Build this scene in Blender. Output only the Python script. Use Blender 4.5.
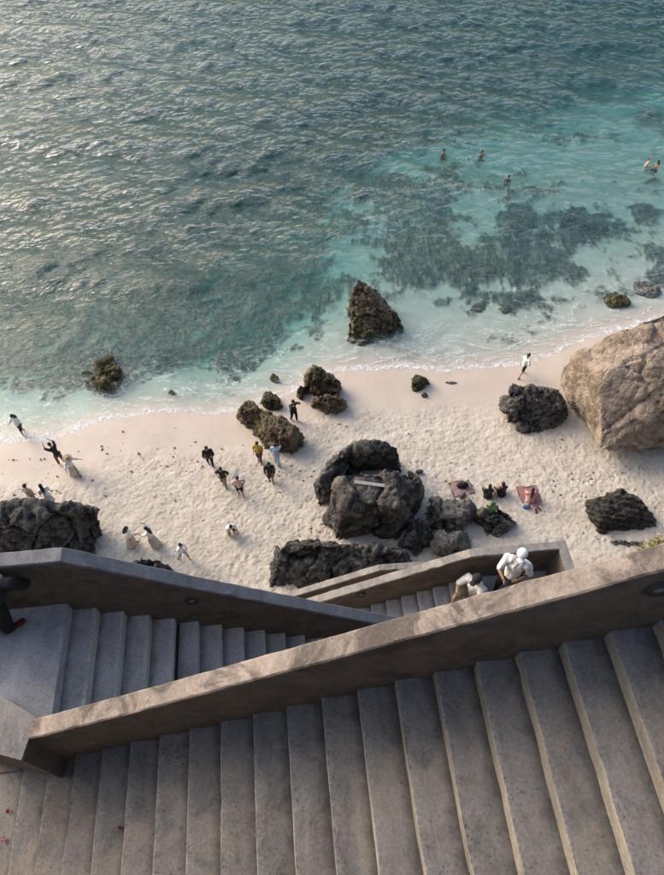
import bpy, bmesh, math, random
import numpy as np
from mathutils import Vector, noise, Matrix, Euler
R = math.radians
random.seed(7); rng = np.random.default_rng(11)
S = bpy.context.scene
for o in list(bpy.data.objects): bpy.data.objects.remove(o)
COL = S.collection

# ------------------------------------------------------------------ camera
HC = 25.6                                   # height of the lens above the sea
PITCH, YAW, FPX = R(54.648), R(5.611), 649.42
CAM = Vector((0, 0, HC))
FWD = Vector((math.sin(YAW)*math.cos(PITCH), math.cos(YAW)*math.cos(PITCH), -math.sin(PITCH)))
RGT = Vector((math.cos(YAW), -math.sin(YAW), 0))
UPV = RGT.cross(FWD)
cd = bpy.data.cameras.new('camera'); co = bpy.data.objects.new('camera', cd); COL.objects.link(co)
co.matrix_world = Matrix.Translation(CAM) @ Matrix((RGT, UPV, -FWD)).transposed().to_4x4()
cd.sensor_fit = 'VERTICAL'; cd.sensor_height = 24; cd.sensor_width = 36
cd.lens = FPX/875*24; cd.clip_start = .05; cd.clip_end = 8000
S.camera = co
S.render.resolution_x, S.render.resolution_y = 777, 1024

# ------------------------------------------------------------------ light
SUN_EL, SUN_AZ = R(30), R(-52)              # azimuth measured from +Y towards +X
w = bpy.data.worlds.new('World'); S.world = w; w.use_nodes = True
nt = w.node_tree; nt.nodes.clear()
sky = nt.nodes.new('ShaderNodeTexSky'); sky.sky_type = 'NISHITA'; sky.sun_disc = False
sky.sun_elevation = SUN_EL; sky.sun_rotation = SUN_AZ
sky.air_density = 1.0; sky.dust_density = 3.5; sky.ozone_density = 1.0
bg = nt.nodes.new('ShaderNodeBackground'); bg.inputs[1].default_value = .15
wo = nt.nodes.new('ShaderNodeOutputWorld')
nt.links.new(sky.outputs[0], bg.inputs[0]); nt.links.new(bg.outputs[0], wo.inputs[0])
sl = bpy.data.lights.new('sun', 'SUN'); sl.energy = 1.1; sl.angle = R(34); sl.color = (1, .90, .80)
so = bpy.data.objects.new('sun', sl); COL.objects.link(so)
sd = Vector((math.sin(SUN_AZ)*math.cos(SUN_EL), math.cos(SUN_AZ)*math.cos(SUN_EL), math.sin(SUN_EL)))
so.rotation_euler = sd.to_track_quat('Z', 'Y').to_euler()
S.view_settings.view_transform = 'Standard'; S.view_settings.look = 'None'
S.view_settings.gamma = 1; S.view_settings.exposure = 0.90
S.render.engine = 'CYCLES'
S.cycles.max_bounces = 6; S.cycles.transparent_max_bounces = 8

# ------------------------------------------------------------------ helpers
def ray(px, py):
    return FWD + RGT*((px-332)/FPX) - UPV*((py-437.5)/FPX)
def P(px, py, z=0.0):
    """where the line of sight through a spot of the photograph meets height z"""
    d = ray(px, py); return CAM + d*((z-HC)/d.z)
def PY(px, py, Y):
    d = ray(px, py); return CAM + d*(Y/d.y)

def tag(o, label=None, cat=None, group=None, kind=None):
    for k, v in (('label', label), ('category', cat), ('group', group), ('kind', kind)):
        if v: o[k] = v
    return o
def empty(name, loc=(0,0,0), rz=0):
    o = bpy.data.objects.new(name, None); COL.objects.link(o); o.location = loc; o.rotation_euler.z = rz
    o.empty_display_size = .2; return o
def link(name, me, mat, parent=None, smooth=True):
    o = bpy.data.objects.new(name, me); COL.objects.link(o)
    if mat: me.materials.append(mat)
    if smooth and len(me.polygons):
        me.polygons.foreach_set('use_smooth', [True]*len(me.polygons))
    if parent: o.parent = parent
    return o
def from_bm(name, bm, mat, parent=None, smooth=True):
    me = bpy.data.meshes.new(name); bm.normal_update(); bm.to_mesh(me); bm.free()
    return link(name, me, mat, parent, smooth)
def remeshed(bm, voxel, smooth=0):
    """union of everything in bm as one closed skin"""
    me = bpy.data.meshes.new('tmp'); bm.to_mesh(me); bm.free()
    o = bpy.data.objects.new('tmp', me); COL.objects.link(o)
    m = o.modifiers.new('r', 'REMESH'); m.mode = 'VOXEL'; m.voxel_size = voxel; m.adaptivity = 0
    if smooth:
        s = o.modifiers.new('s', 'SMOOTH'); s.iterations = smooth; s.factor = .6
    dg = bpy.context.evaluated_depsgraph_get()
    out = bpy.data.meshes.new_from_object(o.evaluated_get(dg))
    bpy.data.objects.remove(o); bpy.data.meshes.remove(me)
    return out
def spectral(n, power, lo=0, hi=1e9, seed=0):
    """smooth random field, zero mean, unit deviation, tiling n x n"""
    g = np.random.default_rng(seed)
    k = np.fft.fftfreq(n)*n; kx, ky = np.meshgrid(k, k); kk = np.sqrt(kx**2+ky**2); kk[0,0] = 1
    a = (g.normal(size=(n,n)) + 1j*g.normal(size=(n,n)))*kk**(-power)
    a[(kk < lo) | (kk > hi)] = 0; a[0,0] = 0
    f = np.fft.ifft2(a).real; return (f-f.mean())/f.std()
def samp(f, x, y, size):
    n = f.shape[0]; u = (x/size*n) % n; v = (y/size*n) % n
    i = np.floor(u).astype(int); j = np.floor(v).astype(int); a = u-i; b = v-j
    i %= n; j %= n; i1 = (i+1) % n; j1 = (j+1) % n
    return (f[j,i]*(1-a)+f[j,i1]*a)*(1-b) + (f[j1,i]*(1-a)+f[j1,i1]*a)*b
def sst(a, b, x):
    t = np.clip((x-a)/(b-a), 0, 1); return t*t*(3-2*t)

# ------------------------------------------------------------------ materials
class NT:
    def __init__(s, name):
        s.m = bpy.data.materials.new(name); s.m.use_nodes = True; s.t = s.m.node_tree; s.t.nodes.clear()
        s.out = s.n('ShaderNodeOutputMaterial')
    def n(s, typ, **kw):
        x = s.t.nodes.new(typ)
        for k, v in kw.items(): setattr(x, k, v)
        return x
    def l(s, a, b): s.t.links.new(a, b)
    def put(s, sock, v):
        if hasattr(v, 'is_linked') or isinstance(v, bpy.types.NodeSocket): s.l(v, sock)
        else: sock.default_value = v
    def pos(s):
        return s.n('ShaderNodeNewGeometry').outputs['Position']
    def obj(s):
        return s.n('ShaderNodeTexCoord').outputs['Object']
    def scale(s, v, sc):
        m = s.n('ShaderNodeMapping'); m.inputs['Scale'].default_value = sc; s.l(v, m.inputs[0]); return m.outputs[0]
    def noise(s, vec, sc, det=6, rough=.55, dist=0, typ='FBM'):
        x = s.n('ShaderNodeTexNoise'); x.noise_type = typ
        s.l(vec, x.inputs['Vector']); x.inputs['Scale'].default_value = sc
        x.inputs['Detail'].default_value = det; x.inputs['Roughness'].default_value = rough
        x.inputs['Distortion'].default_value = dist; return x.outputs[0]
    def vor(s, vec, sc, feat='F1', out=0):
        x = s.n('ShaderNodeTexVoronoi'); x.feature = feat; s.l(vec, x.inputs['Vector']); x.inputs['Scale'].default_value = sc
        return x.outputs[out]
    def ramp(s, fac, stops):
        x = s.n('ShaderNodeValToRGB'); s.l(fac, x.inputs[0]); e = x.color_ramp.elements
        while len(e) < len(stops): e.new(.5)
        for i, (p, c) in enumerate(stops):
            e[i].position = p
            if isinstance(c, (int, float)): c = (c, c, c)
            e[i].color = (*c, 1)
        return x.outputs[0]
    def mix(s, fac, a, b, mode='MIX'):
        x = s.n('ShaderNodeMix', data_type='RGBA', blend_type=mode)
        s.put(x.inputs[0], fac)
        for sock, v in ((x.inputs[6], a), (x.inputs[7], b)):
            if isinstance(v, tuple): sock.default_value = (*v, 1) if len(v) == 3 else v
            else: s.l(v, sock)
        return x.outputs[2]
    def math(s, op, a, b=0.0, clamp=False):
        x = s.n('ShaderNodeMath', operation=op); x.use_clamp = clamp
        s.put(x.inputs[0], a); s.put(x.inputs[1], b); return x.outputs[0]
    def mr(s, v, a, b, c=0, d=1):
        x = s.n('ShaderNodeMapRange'); x.clamp = True; s.l(v, x.inputs[0])
        for i, q in enumerate((a, b, c, d)): x.inputs[i+1].default_value = q
        return x.outputs[0]
    def attr(s, name):
        x = s.n('ShaderNodeAttribute'); x.attribute_name = name; return x.outputs['Fac']
    def bump(s, h, strength, dist, normal=None):
        x = s.n('ShaderNodeBump'); s.l(h, x.inputs['Height']); s.put(x.inputs['Strength'], strength); x.inputs['Distance'].default_value = dist
        if normal: s.l(normal, x.inputs['Normal'])
        return x.outputs[0]
    def bsdf(s, col, rough=.8, normal=None, spec=.5, **kw):
        b = s.n('ShaderNodeBsdfPrincipled')
        if isinstance(col, tuple): b.inputs['Base Color'].default_value = (*col, 1)
        else: s.l(col, b.inputs['Base Color'])
        s.put(b.inputs['Roughness'], rough); b.inputs['Specular IOR Level'].default_value = spec
        if normal: s.l(normal, b.inputs['Normal'])
        for k, v in kw.items(): s.put(b.inputs[k], v)
        s.l(b.outputs[0], s.out.inputs[0]); return b

def mat_plain(name, col, rough=.8, var=.25):
    t = NT(name); p = t.obj(); n = t.noise(p, 9, 4)
    d = tuple(c*(1-var) for c in col)
    n2 = t.noise(p, 30, 3)
    t.bsdf(t.mix(n, d, tuple(min(1, c*(1+var*.4)) for c in col)), rough, t.bump(n2, .4, .02)); return t.m

def mat_concrete(name, base, light, dark, stain=.5, pits=.6, warm=None, cscale=1.0, back_dark=0):
    t = NT(name); p = t.pos()
    ps = t.scale(p, (1, .45, 1))
    big = t.noise(p, .9*cscale, 6, .6, .4); mid = t.noise(ps, 3.2, 8, .65, .6); fine = t.noise(p, 38, 5, .7)
    c = t.mix(t.mr(mid, .32, .68), dark, light)
    c = t.mix(t.mr(big, .38, .64, 0, .7), c, base)
    st = t.mr(t.noise(p, 2.1, 10, .72, 1.2), .53 - (.05 if stain > .8 else 0), .68 - (.08 if stain > .8 else 0), 0, stain)
    c = t.mix(st, c, tuple(x*.5 for x in dark))
    if warm:
        c = t.mix(t.mr(t.noise(p, 1.4, 8, .7, .8), .44, .60, 0, .75), c, warm)
    if back_dark:      # darker band where the tread meets the next riser
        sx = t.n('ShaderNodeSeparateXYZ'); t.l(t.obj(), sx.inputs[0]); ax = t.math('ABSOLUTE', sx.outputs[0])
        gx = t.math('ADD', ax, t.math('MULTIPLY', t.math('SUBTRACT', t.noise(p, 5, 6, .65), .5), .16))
        c = t.mix(t.mr(gx, .20, .30, 0, back_dark), c, tuple(x*.38 for x in dark))
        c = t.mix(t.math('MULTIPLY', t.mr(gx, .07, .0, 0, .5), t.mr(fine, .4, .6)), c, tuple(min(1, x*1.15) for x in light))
    # pitted pores
    msk = t.mr(t.noise(p, 3.5, 3), .42, .60)
    pit = t.math('MAXIMUM', t.math('MULTIPLY', t.mr(t.noise(p, 44, 2, .5, .6), .64, .70), msk), t.math('MULTIPLY', t.mr(t.noise(p, 17, 3, .6, .8), .68, .72), t.mr(big, .45, .6)))
    c = t.mix(t.math('MULTIPLY', pit, pits), c, tuple(x*.25 for x in dark))
    c = t.mix(.5, c, t.ramp(fine, [(.3, .28), (.7, .72)]), 'OVERLAY')
    c = t.mix(t.mr(t.noise(p, 9, 8, .75, .5), .54, .66, 0, .25), c, tuple(x*.6 for x in dark))
    c = t.mix(t.mr(t.noise(p, 14, 6, .7, .2), .58, .70, 0, .25), c, tuple(min(1, x*1.2) for x in light))
    h = t.math('SUBTRACT', t.math('ADD', t.math('MULTIPLY', fine, .5), mid), t.math('MULTIPLY', pit, .8))
    t.bsdf(c, t.mr(mid, .3, .7, .92, .68), t.bump(h, .55, .012), .35); return t.m

M = {}
M['tread'] = mat_concrete('stair_concrete', (.15,.143,.138), (.25,.235,.22), (.085,.080,.080), .75, .6, warm=(.24,.205,.17), back_dark=.8)
M['riser'] = mat_concrete('sunlit_worn_riser_concrete', (.28,.25,.205), (.37,.33,.27), (.14,.125,.105), .5, .4)  # worn nosings and risers, with the sunlit cream put into the colour
M['tread2'] = mat_concrete('landing_concrete', (.43,.415,.40), (.51,.495,.475), (.27,.26,.25), .4, .45, back_dark=.7)
M['landing'] = mat_concrete('smooth_landing_concrete', (.40,.405,.415), (.47,.47,.475), (.27,.27,.28), .4, .45)
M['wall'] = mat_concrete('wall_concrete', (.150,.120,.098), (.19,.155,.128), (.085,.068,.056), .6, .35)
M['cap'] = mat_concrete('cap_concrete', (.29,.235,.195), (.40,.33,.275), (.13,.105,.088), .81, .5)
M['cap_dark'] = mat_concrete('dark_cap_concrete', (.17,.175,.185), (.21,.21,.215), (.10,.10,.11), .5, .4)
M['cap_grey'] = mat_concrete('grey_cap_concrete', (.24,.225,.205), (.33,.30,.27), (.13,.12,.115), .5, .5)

def mat_rock(name, dark, mid, light, moss=0., sc=1.0, lightamt=.5, strata=False):
    dark = tuple(x*.62 for x in dark); mid = tuple(x*.85 for x in mid)
    t = NT(name); p = t.obj()
    if strata: p2 = t.scale(p, (.35, 2.6, 2.6))
    else: p2 = p
    a = t.noise(p2, 1.3*sc, 9, .68, .5); b = t.noise(p2, 6*sc, 8, .7, .3); f = t.noise(p, 26*sc, 5, .7)
    v = t.vor(p2, 4.5*sc, 'DISTANCE_TO_EDGE')
    c = t.mix(t.mr(b, .36, .62), dark, mid)
    c = t.mix(t.mr(a, .46, .60, 0, lightamt*1.2), c, light)
    c = t.mix(t.mr(t.noise(p2, 11*sc, 6, .7), .56, .70, 0, .5*lightamt+.15), c, tuple(min(1, x*1.3) for x in light))
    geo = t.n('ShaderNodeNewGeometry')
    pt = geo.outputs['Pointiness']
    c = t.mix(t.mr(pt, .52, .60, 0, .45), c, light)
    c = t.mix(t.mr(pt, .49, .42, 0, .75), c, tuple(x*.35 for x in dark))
    if moss:
        sx = t.n('ShaderNodeSeparateXYZ'); t.l(geo.outputs['Normal'], sx.inputs[0])
        mm = t.math('MULTIPLY', t.mr(t.noise(p, 1.8, 6, .6), .45, .62), t.mr(sx.outputs[2], -.1, .6))
        c = t.mix(t.math('MULTIPLY', mm, moss), c, (.075, .085, .028))
    h = t.math('ADD', t.math('MULTIPLY', b, 1.2), t.math('MULTIPLY', f, .45))
    h = t.math('SUBTRACT', h, t.math('MULTIPLY', t.mr(v, 0, .12, 1, 0), .35))
    t.bsdf(c, .9, t.bump(h, .9, .12), .25); return t.m
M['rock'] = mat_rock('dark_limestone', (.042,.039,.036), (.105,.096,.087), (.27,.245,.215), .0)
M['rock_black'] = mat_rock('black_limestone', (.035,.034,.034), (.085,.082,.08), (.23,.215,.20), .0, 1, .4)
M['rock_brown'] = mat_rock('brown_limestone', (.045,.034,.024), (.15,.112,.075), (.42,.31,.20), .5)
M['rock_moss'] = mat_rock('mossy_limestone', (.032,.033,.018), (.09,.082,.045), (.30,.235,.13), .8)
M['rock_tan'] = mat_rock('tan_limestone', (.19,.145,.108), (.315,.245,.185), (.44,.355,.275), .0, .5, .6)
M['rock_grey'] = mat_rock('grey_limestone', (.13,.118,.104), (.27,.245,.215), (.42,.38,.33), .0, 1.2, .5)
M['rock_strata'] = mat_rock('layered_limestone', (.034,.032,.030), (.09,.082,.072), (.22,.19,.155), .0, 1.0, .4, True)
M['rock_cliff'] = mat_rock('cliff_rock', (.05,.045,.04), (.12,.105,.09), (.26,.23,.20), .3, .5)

# ------------------------------------------------------------------ shore line and terrain
shore_px = [(-200,470),(-60,450),(0,440),(60,436),(110,422),(165,412),(215,415),(250,408),(300,392),(345,374),(400,372),(450,374),(500,368),(545,360),(590,345),(664,325),(760,290),(900,250)]
sp = [P(a, b, 0) for a, b in shore_px]
SX = np.array([p.x for p in sp]); SY = np.array([p.y for p in sp])
F_A = spectral(512, 1.6, 1, 200, 1); F_B = spectral(512, 1.1, 6, 250, 2); F_C = spectral(512, 2.2, 2, 30, 3); F_R = spectral(512, 1.5, 3, 120, 9)
def offshore(x, y):
    return y - np.interp(x, SX, SY) + .25*samp(F_C, x, y, 60)
reef_px = [  # dark reef patches: px, py, radius across, radius along, strength
 (60,330,75,40,.8),(150,330,90,40,.9),(250,300,90,45,1),(230,350,45,22,1),(160,355,60,26,1.0),(60,375,60,18,.8),(200,260,120,40,.9),(300,270,60,50,.9),(320,230,85,45,.8),(100,250,150,50,.75),(420,210,60,38,1),
 (360,185,35,22,.9),(440,245,40,30,1),(490,265,80,26,1.25),(540,262,35,20,1.25),(518,218,26,16,1.0),(583,225,32,17,1.35),(480,300,26,16,.8),(520,306,34,14,.9),
 (400,275,45,22,.8),(600,205,20,10,.7),(642,212,12,8,1),(460,190,40,20,.6),(510,195,40,12,.6),(560,240,28,12,.8),(640,250,18,22,.6),(575,278,18,10,.8),
 (558,305,12,7,.9),(600,300,14,8,.8),(420,250,40,30,.8),(20,360,50,30,.8),(270,325,30,20,.8),(292,350,14,9,.8),(345,200,70,30,.6),(440,305,14,8,.7),(470,320,14,7,.6),(620,296,16,10,.8),(652,284,16,9,.9)]
rb = [(P(a, b, -.8), ra, rc, s) for a, b, ra, rc, s in reef_px]
def reef(x, y):
    r = np.zeros_like(x)
    for (c, ra, rc, s) in rb:
        d = math.sqrt(c.x**2+c.y**2+(HC+.8)**2); sc = d/FPX
        sy = sc/((HC+.8)/d)
        r = np.maximum(r, s*np.exp(-((x-c.x)/(ra*sc))**2*.9 - ((y-c.y)/(rc*sy))**2*.9))
    return r
def reefmask(x, y):
    d0 = offshore(x, y); slab_ = .92*sst(3.0, 6.5, d0)*sst(8, -3, x-.30*(y-25))
    n = .75*samp(F_R, x, y, 24) + .45*samp(F_R, y, x, 9)
    far = sst(36, 50, y)*.35
    return np.clip(sst(.36, .80, np.maximum(reef(x, y)*1.12, slab_) + far + .30*n), 0, 1)
def depth_of(x, y, d):
    left = sst(6, -7, x - .12*(y-25))
    sl = .09 + .12*left
    dd = sl*np.maximum(d, 0)
    deep = sst(37, 56, y + .35*(-x))*4.5
    return dd*(1-.25*sst(6, 20, d)) + deep + 1.6*left*sst(2.5, 8, d)
def ground_z(x, y, detail=True):
    d = offshore(x, y)
    on = np.maximum(-d, 0)
    z = .065*on + .02*np.minimum(on, 1)
    z = np.minimum(z, 1.25)
    z = z - depth_of(x, y, d)
    if detail:
        rm = reefmask(x, y)*sst(.3, 2, d)
        z = z + rm*(.12 + .13*np.clip(samp(F_R, x, y, 15), -1.5, 2.0))*np.clip(-z*1.2, 0, 1)
    return z
def gz(x, y): return float(ground_z(np.array([x]), np.array([y]), False)[0])
def PG(px, py, lift=0.):
    """the spot of the beach seen at px, py"""
    z = .4
    for _ in range(8):
        p = P(px, py, z+lift); z = gz(p.x, p.y)
    return Vector((p.x, p.y, z))

def outward(lo, hi, step, far_lo, far_hi, g=1.25):
    mid = list(np.arange(lo, hi+step/2, step)); a = []; s = step; v = lo
    while v > far_lo: s *= g; v -= s; a.append(v)
    b = []; s = step; v = mid[-1]
    while v < far_hi: s *= g; v += s; b.append(v)
    return np.array(a[::-1] + mid + b)
def sheet(name, xs, ys, zf, mat, attrs=None):
    Xg, Yg = np.meshgrid(xs, ys); res = zf(Xg, Yg)
    Xo, Yo, Zo = res[0], res[1], res[2]
    nx, ny = len(xs), len(ys)
    co_ = np.stack([Xo, Yo, Zo], -1).reshape(-1, 3).astype(np.float32)
    idx = np.arange(nx*ny).reshape(ny, nx)
    q = np.stack([idx[:-1,:-1], idx[:-1,1:], idx[1:,1:], idx[1:,:-1]], -1).reshape(-1, 4)
    me = bpy.data.meshes.new(name); me.vertices.add(len(co_)); me.vertices.foreach_set('co', co_.ravel())
    me.loops.add(q.size); me.loops.foreach_set('vertex_index', q.ravel().astype(np.int32))
    me.polygons.add(len(q)); me.polygons.foreach_set('loop_start', np.arange(0, q.size, 4, dtype=np.int32))
    me.update(calc_edges=True)
    me.polygons.foreach_set('use_smooth', np.ones(len(q), dtype=bool))
    for k, v in (res[3] or {}).items():
        at = me.attributes.new(k, 'FLOAT', 'POINT'); at.data.foreach_set('value', v.ravel().astype(np.float32))
    o = bpy.data.objects.new(name, me); COL.objects.link(o); me.materials.append(mat); return o

# sand material (dry, trodden, wet) running on under water as the sea bed with its reef
t = NT('sand'); p = t.pos()
d_ = t.attr('off'); reef_ = t.attr('reef'); trod = t.attr('trod')
n1 = t.noise(p, .7, 6, .6); n2 = t.noise(p, 9, 6, .7); n3 = t.noise(p, 70, 4, .8)
dry = t.mix(t.mr(n1, .35, .65), (.49,.435,.355), (.585,.53,.445))
dry = t.mix(t.mr(n2, .4, .7, 0, .35), dry, (.50,.41,.33))
dry = t.mix(t.mr(n3, .55, .75, 0, .35), dry, (.30,.25,.21))
wet = t.mix(t.mr(n1, .35, .65), (.47,.39,.315), (.53,.445,.365))
dn = t.math('ADD', d_, t.math('MULTIPLY', t.math('SUBTRACT', n1, .5), 3.0))
wetf = t.mr(dn, -4.2, -1.6)
c = t.mix(wetf, dry, wet)
c = t.mix(t.mr(t.math('MULTIPLY', t.noise(p, 1.7, 9, .75, .8), 1), .56, .66, 0, .28), c, (.30,.25,.205))
seab = t.mix(t.mr(t.noise(p, 1.2, 6, .65), .4, .62), (.50,.47,.40), (.41,.385,.32))
c = t.mix(t.mr(d_, .2, 1.5), c, seab)
rk = t.mix(t.mr(t.noise(p, 2.6, 8, .7, .5), .4, .62), (.022,.032,.024), (.085,.080,.052))
c = t.mix(t.math('MULTIPLY', reef_, t.mr(t.noise(p, 1.5, 7, .7, 1.0), .36, .50, .68, 1)), c, rk)
n4 = t.noise(p, 4.2, 5, .65, .4)
c = t.mix(t.math('MULTIPLY', t.mr(n4, .50, .36, 0, .38), t.mr(trod, .2, .9)), c, (.26,.215,.175))
h = t.math('ADD', t.math('ADD', t.math('MULTIPLY', n2, .7), t.math('MULTIPLY', n3, .25)), t.math('MULTIPLY', n4, .8))
t.bsdf(c, t.math('SUBTRACT', .95, t.math('MULTIPLY', wetf, .5)), t.bump(h, t.math('SUBTRACT', .7, t.math('MULTIPLY', wetf, .62)), .05), .4)
M['sand'] = t.m

# footprints pressed into a height map
FX0, FX1, FY0, FY1, FS = -26., 26., 5., 27., .04
fw, fh = int((FX1-FX0)/FS), int((FY1-FY0)/FS)
FP = np.zeros((fh, fw), dtype=np.float32)
def stamp(x, y, a, L, W, dep):
    r = int(L*1.3/FS)+1; ci, cj = int((x-FX0)/FS), int((y-FY0)/FS)
    if ci < r or cj < r or ci >= fw-r or cj >= fh-r: return
    jj, ii = np.mgrid[-r:r+1, -r:r+1]*FS
    u = ii*math.cos(a)+jj*math.sin(a); v = -ii*math.sin(a)+jj*math.cos(a)
    q = np.sqrt((u/L)**2+(v/W)**2)
    FP[cj-r:cj+r+1, ci-r:ci+r+1] += dep*(-np.exp(-(q*1.15)**4) + .45*np.exp(-((q-1.35)/.33)**2))
for _ in range(360):       # walkers crossing the dry sand
    x, y = random.uniform(-24, 24), random.uniform(6, 22); a = random.gauss(0, .5)+random.choice((0, math.pi)); s = random.choice((1,-1))
    for k in range(random.randint(12, 46)):
        stamp(x - s*.09*math.sin(a), y + s*.09*math.cos(a), a+random.gauss(0,.15), random.uniform(.085,.12), random.uniform(.04,.055), random.uniform(.018,.036))
        x += .62*math.cos(a)*random.uniform(.8,1.1); y += .62*math.sin(a)*random.uniform(.8,1.1); a += random.gauss(0,.10); s = -s
def ground_f(x, y):
    z = ground_z(x, y); d = offshore(x, y)
    trod = sst(-2.6, -4.6, d + .8*samp(F_A, x, y, 30))
    ok = (x > FX0) & (x < FX1-FS) & (y > FY0) & (y < FY1-FS)
    fp = np.zeros_like(x)
    fp[ok] = FP[((y[ok]-FY0)/FS).astype(int), ((x[ok]-FX0)/FS).astype(int)]
    near = (np.abs(x) < 60) & (y < 60)
    patch = .40+.60*sst(-.5, .9, samp(F_A, y, x, 16)); z = z + np.clip(fp, -.08, .05)*(.06+.94*trod)*patch + near*trod*(.013*samp(F_B, x, y, 8) + .022*samp(F_A, x, y, 14))
    z = z + near*sst(3.5, 6, -d)*.0
    # land rises to the foot of the cliff, under and behind the stairs
    z = z + sst(3.0, -1.5, y)*3.0
    rm = reefmask(x, y)*sst(.3, 2, d)*(z < -.05)
    return x, y, z, {'off': d, 'reef': rm, 'trod': trod}
xs = outward(-23, 24, .055, -3000, 3000); ysd = outward(8, 25.5, .055, -10, 26.1)
ys = np.concatenate([ysd[ysd < 26.05], np.arange(26.2, 78, .17)]); b = []; v = ys[-1]; s_ = .2
while v < 4000: s_ *= 1.3; v += s_; b.append(v)
ys = np.concatenate([ys, b])
ground = sheet('beach', xs, ys, ground_f, M['sand']); tag(ground, kind='structure')

# ------------------------------------------------------------------ the sea
N, LS = 1024, 1024*.13
k1 = np.fft.fftfreq(N, d=LS/N)*2*np.pi; KX, KY = np.meshgrid(k1, k1); KK = np.sqrt(KX**2+KY**2); KK[0,0] = 1e-6
def ocean(V, wind, chop, seed, spread=2, cut=.10):
    Lw = V*V/9.81; g = np.random.default_rng(seed)
    cs = (KX*wind[0]+KY*wind[1])/KK
    Ph = np.exp(-1/(KK*Lw)**2)/KK**4*np.abs(cs)**spread*np.exp(-(KK*cut)**2); Ph[0,0] = 0
    H = (g.normal(size=(N,N))+1j*g.normal(size=(N,N)))*np.sqrt(Ph)
    h = np.fft.ifft2(H).real; sc = 1/h.std()
    dx = np.fft.ifft2(-1j*KX/KK*H).real*sc; dy = np.fft.ifft2(-1j*KY/KK*H).real*sc
    return h*sc, dx*chop, dy*chop
def unit(a): return (math.sin(a), -math.cos(a))
h1, dx1, dy1 = ocean(1.75, unit(R(12)), 1.0, 5, 2, .06)
h2, dx2, dy2 = ocean(3.0, unit(R(-4)), 1.0, 6, 4, .35)
A1, A2 = .037, .085
def sea_f(x, y):
    d = offshore(x, y)
    f = sst(.2, 12, d)*.75+.25*sst(18, 45, y); f = f*sst(-.5, 1.2, d)
    f = f*(1 - .45*sst(-6, 12, x)*sst(42, 28, y))
    fade = sst(70, 48, np.abs(x))*sst(125, 90, y)
    i = np.round(x/LS*N).astype(int) % N; j = np.round(y/LS*N).astype(int) % N
    amp = f*fade
    z = amp*(A1*h1[j,i] + A2*h2[j,i])
    X = x + amp*(A1*dx1[j,i]+A2*dx2[j,i]); Y = y + amp*(A1*dy1[j,i]+A2*dy2[j,i])
    # low swells running in over the reef
    ph = (y + .10*x + .5*samp(F_C, x, y, 70))/7.5*2*np.pi
    sw = np.exp(1.6*(np.cos(ph)-1))*sst(3, 10, d)*sst(60, 40, y)*sst(8, -6, x)
    z = z + .13*sw
    z = z + .008 - .12*sst(.0, -1.5, d)
    dep = np.maximum(-ground_z(x, y, False), 0)
    return X, Y, z, {'off': d, 'dep': dep, 'crest': amp*h1[j,i]}
t = NT('sea_water'); p = t.pos(); dep = t.attr('dep'); d_ = t.attr('off'); cr = t.attr('crest')
def expk(k):
    return t.math('POWER', math.e, t.math('MULTIPLY', dep, -k))
cc = t.n('ShaderNodeCombineColor')
for i, k in enumerate((.66, .33, .33)): t.l(expk(k), cc.inputs[i])
inv = t.n('ShaderNodeInvert'); t.l(cc.outputs[0], inv.inputs[1]); inv.inputs[0].default_value = 1
tr = t.n('ShaderNodeBsdfTransparent'); t.l(cc.outputs[0], tr.inputs[0])
body = t.mix(t.mr(dep, .6, 3.6), (.022,.100,.086), (.008,.054,.046))
df = t.n('ShaderNodeBsdfDiffuse'); t.l(t.mix(1., body, inv.outputs[0], 'MULTIPLY'), df.inputs[0])
add = t.n('ShaderNodeAddShader'); t.l(tr.outputs[0], add.inputs[0]); t.l(df.outputs[0], add.inputs[1])
pr = t.scale(p, (.42, 1.15, 1))
w1 = t.noise(pr, 3.4, 9, .62, .35); w2 = t.noise(pr, 11, 5, .6, .6)
far = t.mr(d_, .5, 14, .25, 1)
w3n = t.math('SUBTRACT', 1, t.math('ABSOLUTE', t.math('SUBTRACT', t.math('MULTIPLY', t.noise(pr, 1.7, 5, .55, .5), 4), 2)))
nb = t.bump(t.math('ADD', t.math('ADD', w1, t.math('MULTIPLY', w2, .30)), t.math('MULTIPLY', w3n, .33)), t.math('MULTIPLY', far, t.mr(t.noise(t.scale(p, (.06, .14, 1)), 1, 4, .55, .4), .35, .62, .55, 1.0)), .27)
gl = t.n('ShaderNodeBsdfGlossy'); gl.inputs['Roughness'].default_value = .07; t.l(nb, gl.inputs['Normal'])
fr = t.n('ShaderNodeLayerWeight'); fr.inputs[0].default_value = .5; t.l(nb, fr.inputs['Normal'])
mx = t.n('ShaderNodeMixShader'); t.l(t.math('ADD', t.math('MULTIPLY', t.math('POWER', fr.outputs[1], 4.2), .98), .034), mx.inputs[0]); t.l(add.outputs[0], mx.inputs[1]); t.l(gl.outputs[0], mx.inputs[2])
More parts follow.
